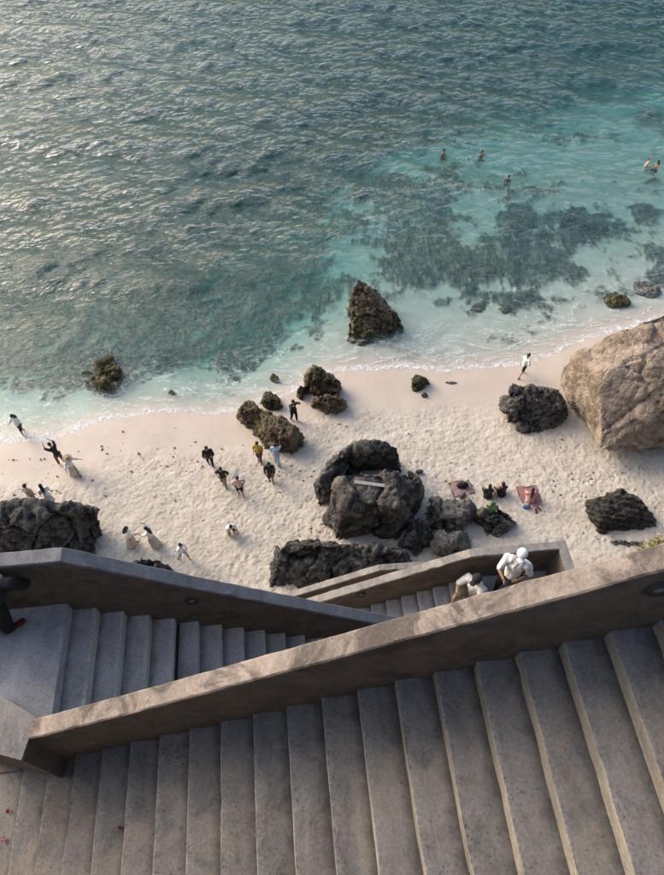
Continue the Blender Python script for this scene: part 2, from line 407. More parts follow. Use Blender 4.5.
# foam: edge of the swash, torn lines behind it, a few spilling crests
fn = t.noise(p, 1.1, 7, .62, .8); fl = t.noise(p, 4.5, 8, .75, .6)
dj = t.math('ADD', d_, t.math('MULTIPLY', t.math('SUBTRACT', fn, .5), 1.6))
edge = t.math('MULTIPLY', t.mr(dj, -.2, -.02), t.mr(dj, .45, .0))
wv = t.math('ABSOLUTE', t.math('SUBTRACT', t.noise(t.scale(p, (.5, 1.3, 1)), .8, 8, .6, 1.2), .5))
lines = t.math('MULTIPLY', t.math('MULTIPLY', t.mr(wv, .0, .022, 1, 0), t.mr(dj, 0, .5)), t.mr(dj, 5.5, 1.5))
lace = t.mr(fl, .40, .54)
crest = t.math('MULTIPLY', t.mr(cr, 2.3, 3.0), t.mr(fl, .52, .64))
fo = t.math('MULTIPLY', t.math('MAXIMUM', t.math('MULTIPLY', edge, .95), t.math('MULTIPLY', lines, .65)), lace)
fo = t.math('MAXIMUM', fo, t.math('MULTIPLY', crest, .35))
fd = t.n('ShaderNodeBsdfDiffuse'); fd.inputs[0].default_value = (.78,.80,.78,1)
m2 = t.n('ShaderNodeMixShader'); t.l(fo, m2.inputs[0]); t.l(mx.outputs[0], m2.inputs[1]); t.l(fd.outputs[0], m2.inputs[2])
t.l(m2.outputs[0], t.out.inputs[0]); M['sea'] = t.m
st = .13
xs = outward(-40.04, 44.07, st, -3000, 3000, 1.2); ys = outward(15.99, 84.5, st, 10, 4000, 1.2)
sea = sheet('sea', xs, ys, sea_f, M['sea']); tag(sea, kind='structure')

# ------------------------------------------------------------------ rocks
def hull_rock(name, pts_sets, mat, label, voxel=.075, amp=.22, fine=.06, freq=.9, seed=0, group=None, strata=None, cat='rock', smooth=1):
    """pts_sets: lists of 3D points, each list one convex lump; lumps are fused and eroded"""
    allp = [q for s in pts_sets for q in s]
    base = Vector((sum(q.x for q in allp)/len(allp), sum(q.y for q in allp)/len(allp), min(q.z for q in allp)))
    bm = bmesh.new()
    for s in pts_sets:
        vs = [bm.verts.new(q-base) for q in s]
        r = bmesh.ops.convex_hull(bm, input=vs)
        junk = [e for e in r['geom_interior'] if isinstance(e, bmesh.types.BMVert)]
        if junk: bmesh.ops.delete(bm, geom=junk, context='VERTS')
    me = remeshed(bm, voxel, smooth)
    n = len(me.vertices); cos = np.empty(n*3); me.vertices.foreach_get('co', cos); cos = cos.reshape(-1, 3)
    nrm = np.empty(n*3); me.vertices.foreach_get('normal', nrm); nrm = nrm.reshape(-1, 3)
    cf = 1.0 if amp > .17 else (.8 if seed == 11 else 1.5); off = Vector((seed*17.3, seed*5.1, seed*9.7)); out = np.empty_like(cos)
    for i in range(n):
        v = Vector(cos[i]); q = v*freq + off
        a = noise.fractal(q, .9, 2.1, 4)*1.0
        rr = noise.ridged_multi_fractal(q*1.9, .85, 2.1, 5, 1.0, 2.0) - 1.2
        wv_ = v + Vector((noise.noise(q*1.6), noise.noise(q*1.6+off), noise.noise(q*1.6-off)))*.22
        d = 0.0
        for fr_c, wt in ((.50*cf, 1.35), (1.4*cf, .60), (4.2*cf, .18)):      # broken faces: every cell is a tilted plane
            u_ = wv_*fr_c + off; ds, ps = noise.voronoi(u_); c_p = ps[0]
            rv = noise.cell_vector(Vector(c_p)*13.7 + off)*2 - Vector((1, 1, 1))
            d += amp*wt*(rv.dot(u_ - Vector(c_p))*.95 + .35*rv.x) - amp*wt*.35*math.exp(-((ds[1]-ds[0])*13)**2)
        d += amp*(.28*a + .22*rr) + fine*1.3*noise.fractal(q*5, .75, 2, 5) + fine*.7*(1-3*abs(noise.noise(q*11)))
        if strata:
            ax, per, sa = strata; u = v.dot(ax)/per + .35*noise.noise(q*.8)
            fr_ = u - math.floor(u); d += sa*(abs(fr_-.5)*2 - .5 + .5*noise.noise(Vector((math.floor(u)*3.1, seed, 0))))
        out[i] = cos[i] + nrm[i]*d
    me.vertices.foreach_set('co', out.ravel()); me.update()
    o = link(name, me, mat); o.location = base
    return tag(o, label, cat, group)
def ring(pxs, h, rel=None):
    """points seen at pxs, lying h above the beach (or sea bed) there"""
    out = []
    for q in pxs:
        hh = q[2] if len(q) > 2 else h
        g = PG(q[0], q[1], hh) if rel is None else None
        z = (g.z if g else rel) + hh
        p_ = P(q[0], q[1], z); out.append(p_)
    return out

def rock(name, lumps, mat, label, **kw):
    sets = []
    for top, bottom in lumps:
        s = ring(top, 1.0)
        b = ring(bottom, -.35)
        sets.append(s + b)
    return hull_rock(name, sets, mat, label, **kw)
# lump = (top outline [px, py, height], bottom outline [px, py, height])
rock('pinnacle_rock', [([(358,277,3.0),(368,288,2.5),(352,292,2.4)], [(345,350),(410,342),(392,305),(350,318),(372,352)]),
                       ([(380,305,1.3),(398,313,1.0),(370,300,1.7)], [(350,349),(411,341),(395,330),(360,352)])],
     M['rock_brown'], 'tall pointed brown rock standing at the water edge above the beach', seed=1, amp=.20, freq=1.1)
rock('boulder', [([(98,347,1.7),(106,352,1.6),(80,372,1.0),(120,368,1.1)], [(76,384),(92,402),(128,388),(118,362),(84,366)]),
                 ([(90,378,.8),(110,380,.9)], [(84,396),(98,404),(112,396)])],
     M['rock_moss'], 'dark mossy rock alone in the shallow water at the left', seed=2, amp=.20, freq=1.2)
rock('boulder', [([(313,364,1.5),(327,370,1.4),(305,378,1.2),(338,380,1.2)], [(304,398),(338,404),(342,388),(306,388)]),
                 ([(322,394,1.1),(344,398,1.1),(310,400,.8)], [(312,410),(334,423),(350,412),(345,398)]),
                 ([(300,383,1.0),(296,392,.7)], [(298,404),(306,402),(304,392)])],
     M['rock_brown'], 'jagged dark rock with a thin side spike right of the long leaning rock', seed=3, amp=.19, freq=1.5, fine=.07)
rock('boulder', [([(243,399,1.3),(255,401,1.4),(238,410,1.1),(262,412,1.3)], [(234,420),(252,436),(268,440),(272,420),(246,404)]),
                 ([(258,408,1.3),(280,420,1.4),(294,434,1.1),(268,434,1.3)], [(248,436),(268,454),(296,460),(308,450),(288,424)])],
     M['rock_brown'], 'long low rock on the wet sand with people gathered on its shaded side', seed=4, amp=.19, freq=1.4, fine=.07)
rock('small_rock', [([(265,392,.6),(273,396,.65),(280,403,.5),(262,400,.5)], [(259,407),(273,418),(286,412),(279,396)])], M['rock_moss'], 'small mossy rock touching the back of the long low rock', seed=5, amp=.09, freq=2, fine=.03, voxel=.05)
rock('small_rock', [([(272,372,.45),(278,376,.4)], [(266,384),(274,390),(282,385)])], M['rock_moss'], 'little green rock just in the water above the long low rock', seed=6, amp=.06, freq=2.5, fine=.03, voxel=.045)
rock('small_rock', [([(170,389,.35),(174,391,.35)], [(165,397),(172,401),(179,397)])], M['rock_moss'], 'tiny green rock in the foam between the mossy rock and the beach people', seed=7, amp=.05, freq=2.5, fine=.02, voxel=.04)
rock('small_rock', [([(415,374,.5),(426,378,.5),(411,384,.45)], [(409,390),(420,396),(434,389),(429,378)]), ([(424,392,.3)], [(417,400),(424,407),(433,401),(429,393)])], M['rock_moss'], 'small green weedy rock alone on smooth wet sand', seed=8, amp=.09, freq=2.2, fine=.03, voxel=.045)
rock('small_rock', [([(446,381,.1),(456,381,.12)], [(443,384,-.1),(450,387,-.1),(459,384,-.1)])], M['rock_grey'], 'flat pale stone beside the green weedy rock on wet sand', seed=9, amp=.03, freq=2.2, fine=.01, voxel=.04)
rock('boulder', [([(512,381,1.7),(508,392,1.7),(540,388,1.7),(556,392,1.5),(560,405,1.2)], [(501,412),(505,430),(528,441),(553,434),(566,415),(560,396)])],
     M['rock'], 'rounded dark grey rock tucked against the big tan boulder', seed=10, amp=.19, freq=1.3, fine=.06)
rock('big_boulder', [([(570,352,2.6),(600,342,3.6),(650,322,4.4),(700,318,4.6),(640,360,4.4),(600,372,3.8),(720,380,4.4)],
                      [(563,376,.2),(568,400,.3),(600,452,1.1),(650,450,.9),(740,440,.6),(740,350,0)]),
                     ([(620,330,3.6),(690,305,4.6)], [(600,360,1),(740,330,0),(720,400,1)]) ],
     M['rock_tan'], 'huge pale tan boulder rising at the right edge of the beach', seed=11, amp=.15, freq=.4, fine=.018, voxel=.09)
rock('layered_rock', [([(584,500,.9),(622,488,1.3),(648,506,.9),(600,520,.8)], [(588,520),(598,538),(656,534),(660,524),(630,498)])],
     M['rock_strata'], 'black slab of layered rock tilted on the sand near the right wall', seed=12, amp=.07, freq=1.2, fine=.04, voxel=.07, strata=(Vector((.28,.72,.62)).normalized(), .24, .07))
rock('flat_rock', [([(612,540,.2),(640,542,.2)], [(602,545),(618,554),(648,552),(645,540)])], M['rock_grey'], 'low grey rubble stone at the foot of the black layered slab', seed=13, amp=.08, freq=2, fine=.05, voxel=.06)
rock('big_boulder', [([(352,444,2.5),(378,440,2.6),(398,447,2.3),(372,452,2.5),(402,458,1.8)], [(345,476),(402,476),(398,458),(345,462)]), ([(350,446,2.4),(328,462,2.0),(318,480,1.5),(336,462,2.1)], [(314,500),(318,512),(334,500),(345,470),(322,474)])],
     M['rock'], 'curved dark rock standing behind the boulder that carries the plank', seed=14, amp=.20, freq=.9, fine=.04)
rock('big_boulder', [([(340,480,2.7),(362,470,3.1),(396,468,3.0),(346,504,2.7),(398,506,2.8)], [(322,526),(332,545),(396,545),(414,522),(410,488),(330,500)]), ([(392,478,2.6),(408,470,2.5),(421,482,2.2),(404,496,2.2)], [(396,520),(414,520),(424,498),(414,488)])],
     M['rock'], 'largest dark boulder in the centre of the beach with a pale plank on top', seed=15, amp=.20, freq=.9, fine=.035)
rock('long_rock', [([(282,545,1.8),(330,541,1.9),(372,548,1.8),(404,550,1.6)], [(264,570),(268,592),(330,604),(420,590),(410,556),(272,552)])],
     M['rock_black'], 'long black rock lying below the plank boulder against the stairs', seed=16, amp=.26, freq=1.0, fine=.04)
rock('boulder', [([(432,500,1.0),(472,500,1.0),(436,520,1.0),(462,516,1.1)], [(422,534),(448,542),(480,526),(478,504),(428,506)])], M['rock_grey'], 'pale grey rock left of the dark rock with the green tuft', seed=17, amp=.16, freq=1.6, fine=.06)
rock('boulder', [([(434,532,.9),(460,534,.9),(446,542,1.0)], [(426,556),(446,566),(470,556),(464,536)])], M['rock_grey'], 'squat pale rock just above the middle parapet', seed=18, amp=.14, freq=1.6, fine=.06)
rock('boulder', [([(408,516,1.0),(426,522,.9),(414,534,.9)], [(396,556),(418,566),(438,558),(434,526)])], M['rock'], 'dark rock wedged between the plank boulder and the pale rocks', seed=19, amp=.16, freq=1.5, fine=.06)
rock('boulder', [([(480,508,1.0),(500,506,1.0),(512,514,.8)], [(470,524),(490,546),(500,542),(515,520)])], M['rock'], 'dark pointed rock with a bright green tuft on its top', seed=20, amp=.16, freq=1.6, fine=.06)
rock('long_rock', [([(-60,505,2.4),(20,503,2.4),(70,504,2.3),(98,508,2.0),(20,520,2.4)], [(-60,580),(40,585),(96,566),(106,532),(90,512,0)])],
     M['rock_black'], 'flat topped black rock behind the parapet at the left edge', seed=21, amp=.26, freq=.9, fine=.04)
rock('boulder', [([(140,557,1.2),(160,560,1.1)], [(124,572),(140,590),(180,592),(176,572)])], M['rock_black'], 'dark rock top peeping over the left parapet below the white dresses', seed=22, amp=.14, freq=1.5, fine=.06)
G = 'rocks awash in the shallows at the right'
def wetrock(px, py, rw, rh, top, mat, label, seed, under=1.2):
    c = P(px, py, top); d = (CAM-c).length; sc = d/FPX; sy = sc/(abs(HC)/d)
    pts = []
    for k in range(9):
        a = k/9*2*math.pi; r1 = random.uniform(.85, 1.1)
        pts.append(c + Vector((rw*sc*math.cos(a)*r1, rh*sy*math.sin(a)*r1, -.25*random.random()-.12)))
        pts.append(c + Vector((rw*sc*math.cos(a)*r1*1.15, rh*sy*math.sin(a)*r1*1.15, -under)))
    pts.append(c + Vector((.1, .1, 0)))
    return hull_rock('sea_rock', [pts], mat, label, voxel=.08, amp=.14, fine=.05, freq=1.3, seed=seed)
wetrock(618,296,12,7,.2,M['rock_moss'],'dark green rock breaking the surface left of the grey awash rock near the tan boulder',31)
wetrock(648,285,12,6,.18,M['rock_grey'],'grey rock just awash at the right edge above the tan boulder',32)
wetrock(583,225,22,12,-.45,M['rock'],'broad brown rock under the turquoise water below the pair of swimmers',33)
wetrock(518,218,18,9,-.6,M['rock'],'drowned reef rock left of the broad brown underwater rock',34)
wetrock(492,268,30,8,-.4,M['rock'],'long weedy reef ridge under water with foam on its right end',35)
wetrock(362,184,9,6,-.5,M['rock_moss'],'small round sunken rock far out near the middle of the bay',36)
wetrock(480,305,9,6,-.15,M['rock_moss'],'small dark rock under shallow water right of the pointed rock',37,.7)
wetrock(505,308,7,4,-.15,M['rock_moss'],'second small dark rock under shallow water nearer the running man',38,.6)

# ------------------------------------------------------------------ stairs
def zz(rel): return HC + rel
def step_mesh(w_, y0, y1, h_, seed, dark=False):
    """one cast step: x 0..w_, worn rounded nosing, slightly wavy arris"""
    g = random.Random(seed); bm = bmesh.new(); n = 16; rows = []
    for j in range(n+1):
        y = y0 + (y1-y0)*j/n; e = g.uniform(-.0018, .0018) + (g.uniform(.004,.010) if g.random() < .07 else 0); f_ = -abs(g.gauss(0, .003))
        prof = [(0+e, -h_), (-.003+e, -.014), (.001+e, -.004), (.008+e, 0+f_), (w_, f_*.5), (w_, -h_)]
        rows.append([bm.verts.new((a, y, b)) for a, b in prof])
    for j in range(n):
        for i in range(5):
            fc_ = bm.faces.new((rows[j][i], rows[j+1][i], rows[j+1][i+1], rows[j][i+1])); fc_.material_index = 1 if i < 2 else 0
    bm.faces.new(rows[0]); bm.faces.new(rows[-1][::-1])
    bmesh.ops.recalc_face_normals(bm, faces=bm.faces)
    return bm
def flight(name, label, x0, z0, n0, n1, rise, dirn, y0, y1, mat, group='flights of the concrete staircase'):
    root = empty(name, (x0, (y0+y1)/2, z0)); tag(root, label, 'staircase', group); name_is_main = mat is M['tread']
    for i in range(n0, n1):
        if dirn > 0:       # climbs to the right: nosing on the left
            x = .3*i; z = rise*i
            bm = step_mesh(.33, y0-(y0+y1)/2, y1-(y0+y1)/2, rise+.06, i*7+int(x0*10))
        else:              # drops to the right: nosing on the right
            x = .3*(i+1); z = -rise*(i+1)
            bm = step_mesh(.33, y0-(y0+y1)/2, y1-(y0+y1)/2, rise+.06, i*7+3)
            bmesh.ops.scale(bm, vec=(-1,1,1), verts=bm.verts); bmesh.ops.recalc_face_normals(bm, faces=bm.faces)
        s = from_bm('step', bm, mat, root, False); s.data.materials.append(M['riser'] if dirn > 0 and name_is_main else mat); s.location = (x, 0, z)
    return root
def prism(name, poly, z0, z1, mat, parent=None):
    bm = bmesh.new(); b_ = [bm.verts.new((p_[0], p_[1], z0)) for p_ in poly]; t_ = [bm.verts.new((p_[0], p_[1], z1)) for p_ in poly]
    bm.faces.new(t_); bm.faces.new(b_[::-1]); n = len(poly)
    for i in range(n): bm.faces.new((b_[i], b_[(i+1)%n], t_[(i+1)%n], t_[i]))
    bmesh.ops.recalc_face_normals(bm, faces=bm.faces)
    return from_bm(name, bm, mat, parent, False)

R1, R2, R3 = .15156, .211, .154
Y1 = 1.362                       # near face of the main parapet
W1 = .15
Y2 = 3.426; Y3 = 4.755
f1 = flight('stair_flight', 'wide foreground flight of worn grey steps climbing to the right below the camera', -1.4516, zz(-6.4287), -11, 22, R1, 1, -.62, Y1+.02, M['tread'])
f2 = flight('stair_flight', 'shaded blue grey flight dropping right between the two left parapets', -3.102, zz(-8.104), 0, 17, R2, -1, Y1+W1-.02, Y2+.02, M['tread2'])
f3 = flight('stair_flight', 'narrow lower flight where a man in white sits by the landing', 1.263, zz(-12.699), -12, 6, R3, 1, Y2+.16, Y3+.02, M['tread2'])
# sloping slab under each flight
def slab(root, pts, y0, y1, mat):
    bm = bmesh.new(); a = [bm.verts.new((x, y0, z)) for x, z in pts]; b_ = [bm.verts.new((x, y1, z)) for x, z in pts]
    bm.faces.new(a); bm.faces.new(b_[::-1]); n = len(pts)
    for i in range(n): bm.faces.new((a[i], a[(i+1)%n], b_[(i+1)%n], b_[i]))
    bmesh.ops.recalc_face_normals(bm, faces=bm.faces)
    return from_bm('slab', bm, mat, root, False)
slab(f1, [(-3.2,-1.9),(6.6,3.05),(6.6,2.6),(-3.2,-2.4)], -.95, .96, M['wall'])
slab(f2, [(0,-.24),(5.1,-3.8),(5.1,-4.3),(0,-.8)], -.9, .9, M['wall'])
slab(f3, [(-3.6,-2.0),(1.8,.75),(1.8,.3),(-3.6,-2.5)], -.5, .5, M['wall'])
def joint(root, x, z0, z1, y0, y1):
    bm = bmesh.new(); bmesh.ops.create_cube(bm, size=1); bmesh.ops.scale(bm, vec=(.016, y1-y0, z1-z0), verts=bm.verts)
    o = from_bm('open_joint', bm, M['joint'], root, False); o.location = (x, (y0+y1)/2, (z0+z1)/2)
M['joint'] = mat_plain('joint_tar', (.012,.012,.012), .95)
joint(f2, .3*4+.030, -.211*5-.01, -.211*5+.05, -.94, .93)
joint(f1, .3*14-.014, R1*13+.0, R1*14-.004, -.98, .98)
# landings: floor parts of the flights
def part_prism(name, root, poly, z0, z1, mat):
    o = prism(name, [(x-root.location.x, y-root.location.y) for x, y in poly], z0-root.location.z, z1-root.location.z, mat, root); return o
part_prism('landing', f2, [(-6.5,Y1+W1),( -3.102,Y1+W1),(-3.102,Y2+.02),(-6.5,Y2+.02)], zz(-8.5), zz(-8.104), M['landing'])
part_prism('landing', f3, [(2.96+.103,Y1+W1),(4.62,Y1+W1),(4.62,Y3+.02),(2.96+.103,Y3+.02)], zz(-12.3), zz(-11.78), M['landing'])
# parapets: a polyline of the top edge with real thickness, cap a separate part
def parapet(label, pts, y0, y1, zbot, wallmat, capmat, caph=.10, name='parapet_wall', over=.0):
    """pts: (x, z top) left to right; y0 near face, y1 far face"""
    root = empty(name, (pts[0][0], (y0+y1)/2, pts[0][1]-1)); tag(root, label, 'wall')
    L = root.location
    def body(nm, top, bot, ya, yb, mat, seed):
        g = random.Random(seed); bm = bmesh.new(); secs = []
        P_ = []
        for (xa, za), (xb, zb) in zip(pts[:-1], pts[1:]):
            n = max(1, int((xb-xa)/.09))
            for k in range(n): P_.append((xa+(xb-xa)*k/n, za+(zb-za)*k/n))
        P_.append(pts[-1])
        for x, z in P_:
            e = [g.uniform(-.003,.003) - (0 if g.random() > .1 else g.uniform(-.01,.006)) for _ in range(4)]
            zb_ = bot(z) if callable(bot) else bot
            c_ = .012
            prof = [(ya+e[0], zb_), (ya+e[0], z+top-c_), (ya+c_+e[0], z+top+e[2]), (yb-c_+e[1], z+top+e[3]), (yb+e[1], z+top-c_), (yb+e[1], zb_)]
            secs.append([bm.verts.new((x-L.x, yy-L.y, z_-L.z)) for yy, z_ in prof])
        for a, b_ in zip(secs[:-1], secs[1:]):
            for i in range(6): bm.faces.new((a[i], b_[i], b_[(i+1)%6], a[(i+1)%6]))
        bm.faces.new(secs[0]); bm.faces.new(secs[-1][::-1])
        bmesh.ops.recalc_face_normals(bm, faces=bm.faces)
        return from_bm(nm, bm, mat, root, False)
    body('wall_body', -caph, zbot, y0, y1, wallmat, 3)
    body('wall_cap', 0, lambda z: z-caph-.01, y0-over, y1+over, capmat, 5)
    return root
s1, a1 = .5578, -4.679
def w1(x): return zz(a1+s1*x)
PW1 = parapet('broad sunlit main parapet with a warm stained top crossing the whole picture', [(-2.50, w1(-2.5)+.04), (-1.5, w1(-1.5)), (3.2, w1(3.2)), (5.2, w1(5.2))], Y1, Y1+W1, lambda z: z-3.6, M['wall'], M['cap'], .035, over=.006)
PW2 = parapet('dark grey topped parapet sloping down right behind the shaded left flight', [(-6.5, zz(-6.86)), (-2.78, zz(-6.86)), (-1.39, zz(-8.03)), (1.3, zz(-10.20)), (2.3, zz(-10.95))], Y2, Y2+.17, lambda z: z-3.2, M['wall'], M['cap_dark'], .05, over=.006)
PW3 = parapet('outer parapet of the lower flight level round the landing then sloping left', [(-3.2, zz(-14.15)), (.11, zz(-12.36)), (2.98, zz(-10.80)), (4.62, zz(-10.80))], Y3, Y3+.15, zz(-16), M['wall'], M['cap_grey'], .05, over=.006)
# return wall closing the landing on the right
root = empty('parapet_wall', (4.7, 3.2, zz(-11.8))); tag(root, 'short end wall closing the landing behind the man in the white cap', 'wall')
o = prism('wall_body', [(4.625-4.7, 1.55-3.2), (4.775-4.7, 1.55-3.2), (4.775-4.7, Y3+.15-3.2), (4.625-4.7, Y3+.15-3.2)], -3.0, 1.0-.05, M['wall'], root)
o = prism('wall_cap', [(4.622-4.7, 1.55-3.2), (4.78-4.7, 1.55-3.2), (4.78-4.7, Y3+.156-3.2), (4.622-4.7, Y3+.156-3.2)], .951, 1.0, M['cap_grey'], root)
Y4 = 6.15
q = [PY(180,632,Y4), PY(290,597.5,Y4), PY(379,570.5,Y4), PY(470,564,Y4)]
PW4 = parapet('thin lowest parapet seen between the rocks and the lower flight', [(v.x, v.z) for v in q], Y4, Y4+.15, zz(-19), M['wall'], M['cap_grey'], .05, over=.006)
f4 = flight('stair_flight', 'lowest flight hidden between the two lower parapets', q[1].x, q[1].z-1.0, -4, 9, R3, 1, Y3+.16, Y4, M['tread2'])
# blunt pier joining the main parapet at the left edge
zt = zz(-6.02)
pier = [P(36,717,zt), P(21,760,zt), P(-70,735,zt), P(-90,641,zt)]
c0 = sum(pier, Vector())/4
root = empty('wall_pier', (c0.x, c0.y, zt-1)); tag(root, 'blunt grey concrete pier at the left end of the main parapet', 'wall')
prism('pier_body', [(v.x-c0.x, v.y-c0.y) for v in pier], -1.6, .96, M['wall'], root)
cc_ = [(v.x-c0.x, v.y-c0.y) for v in pier]
prism('pier_top', [(x*1.004, y*1.004) for x, y in cc_], .9605, 1.0, M['cap_grey'], root)
# masonry carrying the lower flights and the cliff behind
part_prism('footing', f3, [(-4.2,Y2+.02),(4.7,Y2+.02),(4.7,Y4),(-4.2,Y4)], .2, zz(-16.2), M['wall'])

prism('pier_footing', [(-6.5-c0.x, Y1-c0.y), (-2.49-c0.x, Y1-c0.y), (-2.49-c0.x, Y1+.14-c0.y), (-6.5-c0.x, Y1+.14-c0.y)], -2.9, -.30, M['wall'], root)
def lamp(px, py, y, parent):
    p_ = PY(px, py, y)
    l_ = p_ - parent.location
    bm = bmesh.new(); n = 20
    prof = [(0,-.012),(.055,-.012),(.062,-.018),(.075,-.034),(.085,-.034),(.092,-.02),(.092,.01)]
    for r0, yy in prof[1:]:
        pass
    rings = [[bm.verts.new((r0*math.cos(2*math.pi*k/n), yy, r0*math.sin(2*math.pi*k/n))) for k in range(n)] for r0, yy in prof[1:]]
    for a, b_ in zip(rings[:-1], rings[1:]):
        for k in range(n): bm.faces.new((a[k], a[(k+1)%n], b_[(k+1)%n], b_[k]))
    o1 = from_bm('lamp_rim', bm, M['iron'], parent); o1.location = l_
    bm = bmesh.new(); bmesh.ops.create_uvsphere(bm, u_segments=14, v_segments=8, radius=.052); bmesh.ops.scale(bm, vec=(1,.35,1), verts=bm.verts)
    o2 = from_bm('lamp_glass', bm, M['lampglass'], o1); o2.location = (0,-.012,0)
M['iron'] = mat_plain('dark_iron', (.03,.028,.027), .6)
M['lampglass'] = mat_plain('frosted_glass', (.20,.21,.22), .25)
lamp(192, 600, Y2, PW2); lamp(361, 594, Y3, PW3); lamp(659, 587, Y1, PW1)

# cliff behind and beside the stairs, topped by the terrace the camera leans out from
def cliff_mesh():
    bm = bmesh.new(); xs_ = np.arange(-30, 31, .8); prof = []
    for s in np.linspace(0, 1, 26): prof.append((-1.4 + .8*math.sin(s*2.6)*(1-s) , 1 + s*(22.8)))
    for s in np.linspace(.1, 1, 8): prof.append((-1.0 - 25*s*s, 23.9+.1*s))
    rows = []
    for (y, z) in prof:
        rows.append([])
        for x in xs_:
            n_ = noise.fractal(Vector((x*.25, y*.25, z*.25)), .9, 2, 5)
            rows[-1].append(bm.verts.new((x, y - abs(n_)*1.2*(z < 23.85), z + .0*n_)))
    for a, b_ in zip(rows[:-1], rows[1:]):
        for i in range(len(xs_)-1): bm.faces.new((a[i], a[i+1], b_[i+1], b_[i]))
    bmesh.ops.recalc_face_normals(bm, faces=bm.faces); return bm
o = from_bm('cliff', cliff_mesh(), M['rock_cliff']); tag(o, kind='structure')

# ------------------------------------------------------------------ people
def capsule(bm, a, b, ra, rb, seg=8):
    a = Vector(a); b = Vector(b); d = b-a; L = d.length
    for c_, r_ in ((a, ra), (b, rb)):
        m_ = Matrix.Translation(c_); bmesh.ops.create_icosphere(bm, subdivisions=2, radius=r_, matrix=m_)
    if L > 1e-4:
        m_ = Matrix.Translation((a+b)/2) @ d.to_track_quat('Z', 'Y').to_matrix().to_4x4()
        bmesh.ops.create_cone(bm, cap_ends=True, segments=12, radius1=ra*.99, radius2=rb*.99, depth=L, matrix=m_)
def ball(bm, c_, r_, sc=(1,1,1)):
    bmesh.ops.create_icosphere(bm, subdivisions=2, radius=1, matrix=Matrix.Translation(Vector(c_)) @ Matrix.Diagonal((r_*sc[0], r_*sc[1], r_*sc[2], 1)))
MC = {}
def cloth(name, col, rough=.85):
    if name not in MC: MC[name] = mat_plain(name, col, rough, .18)
    return MC[name]
SK = {'tan': (.38,.22,.14), 'pale': (.55,.36,.26), 'brown': (.20,.115,.07)}
CL = {'black': (.012,.012,.014), 'white': (.78,.77,.75), 'cream': (.78,.72,.64), 'brown': (.10,.055,.035), 'khaki': (.24,.19,.13), 'yellow': (.50,.33,.05),
      'blue': (.36,.46,.62), 'pink': (.55,.24,.22), 'navy': (.03,.035,.06), 'beige': (.48,.38,.29), 'palepink': (.62,.42,.40), 'orange': (.60,.22,.06), 'red': (.13,.018,.018),
      'hair': (.013,.010,.009), 'straw': (.45,.33,.18), 'lightblue': (.40,.48,.60)}
def joints(pose, lean=0., stride=.12, arms='down', turn=0.):
    J = {}
    if pose == 'stand':
        J['pel'] = Vector((0,0,.93)); hz = .90
        J['hipL'], J['hipR'] = Vector((-.095,0,hz)), Vector((.095,0,hz))
        J['kneeL'], J['kneeR'] = Vector((-.10, stride*.8+.02, .49)), Vector((.10, -stride*.25+.03, .49))
        J['ankL'], J['ankR'] = Vector((-.11, stride, .08)), Vector((.11, -stride, .08))
    elif pose == 'sit':                    # on a step: seat at 0, feet lower in front
        J['pel'] = Vector((0,0,.10)); J['hipL'], J['hipR'] = Vector((-.10,0,.09)), Vector((.10,0,.09))
        J['kneeL'], J['kneeR'] = Vector((-.17,.42,.16)), Vector((.15,.42,.17))
        J['ankL'], J['ankR'] = Vector((-.14,.46,-.25)), Vector((.13,.48,-.25))
    elif pose == 'sitground':
        J['pel'] = Vector((0,0,.11)); J['hipL'], J['hipR'] = Vector((-.10,.02,.10)), Vector((.10,.02,.10))
        J['kneeL'], J['kneeR'] = Vector((-.16,.36,.34)), Vector((.18,.36,.30))
        J['ankL'], J['ankR'] = Vector((-.13,.52,.06)), Vector((.14,.56,.06))
    elif pose == 'crouch':
        J['pel'] = Vector((0,-.12,.34)); J['hipL'], J['hipR'] = Vector((-.10,-.10,.33)), Vector((.10,-.10,.33))
        J['kneeL'], J['kneeR'] = Vector((-.17,.25,.46)), Vector((.17,.25,.44))
        J['ankL'], J['ankR'] = Vector((-.13,.03,.08)), Vector((.13,0,.08))
    pel = J['pel']; up = Vector((0, math.sin(lean), math.cos(lean)))
    J['che'] = pel + up*.34; J['nec'] = pel + up*.52; J['hea'] = pel + up*.56 + Vector((0, math.sin(lean*.6+.15)*.12, .12*math.cos(lean*.6)))
    rx = Vector((math.cos(turn), math.sin(turn), 0))
    J['shL'], J['shR'] = J['che'] + up*.11 - rx*.175, J['che'] + up*.11 + rx*.175
    def arm(s, kind):
        sh = J['sh'+s]; k = -1 if s == 'L' else 1
        if kind == 'down': e = sh + Vector((k*.06,.0,-.28)); h = e + Vector((k*.0,.07,-.24))
        elif kind == 'hips': e = sh + Vector((k*.14,-.06,-.24)); h = e + Vector((-k*.12,.13,-.12))
        elif kind == 'up': e = sh + Vector((k*.10,.20,.10)); h = e + Vector((-k*.10,.12,.20))
        elif kind == 'phone': e = sh + Vector((k*.08,.16,-.20)); h = e + Vector((-k*.12,.22,.12))
        elif kind == 'out': e = sh + Vector((k*.18,.10,-.16)); h = e + Vector((k*.10,.20,.0))
        elif kind == 'fwd': e = sh + Vector((k*.03,.22,-.14)); h = e + Vector((0,.22,.04))
        elif kind == 'hold': e = sh + Vector((k*.10,.02,-.26)); h = e + Vector((-k*.15,.20,.06))
        elif kind == 'raise': e = sh + Vector((k*.10,.04,.25)); h = e + Vector((-k*.03,.03,.24))
        elif kind == 'knee': e = sh + Vector((k*.06,.14,-.22)); h = e + Vector((-k*.02,.20,-.06))
        J['el'+s], J['ha'+s] = e, h
    a = arms if isinstance(arms, tuple) else (arms, arms)
    arm('L', a[0]); arm('R', a[1]); return J
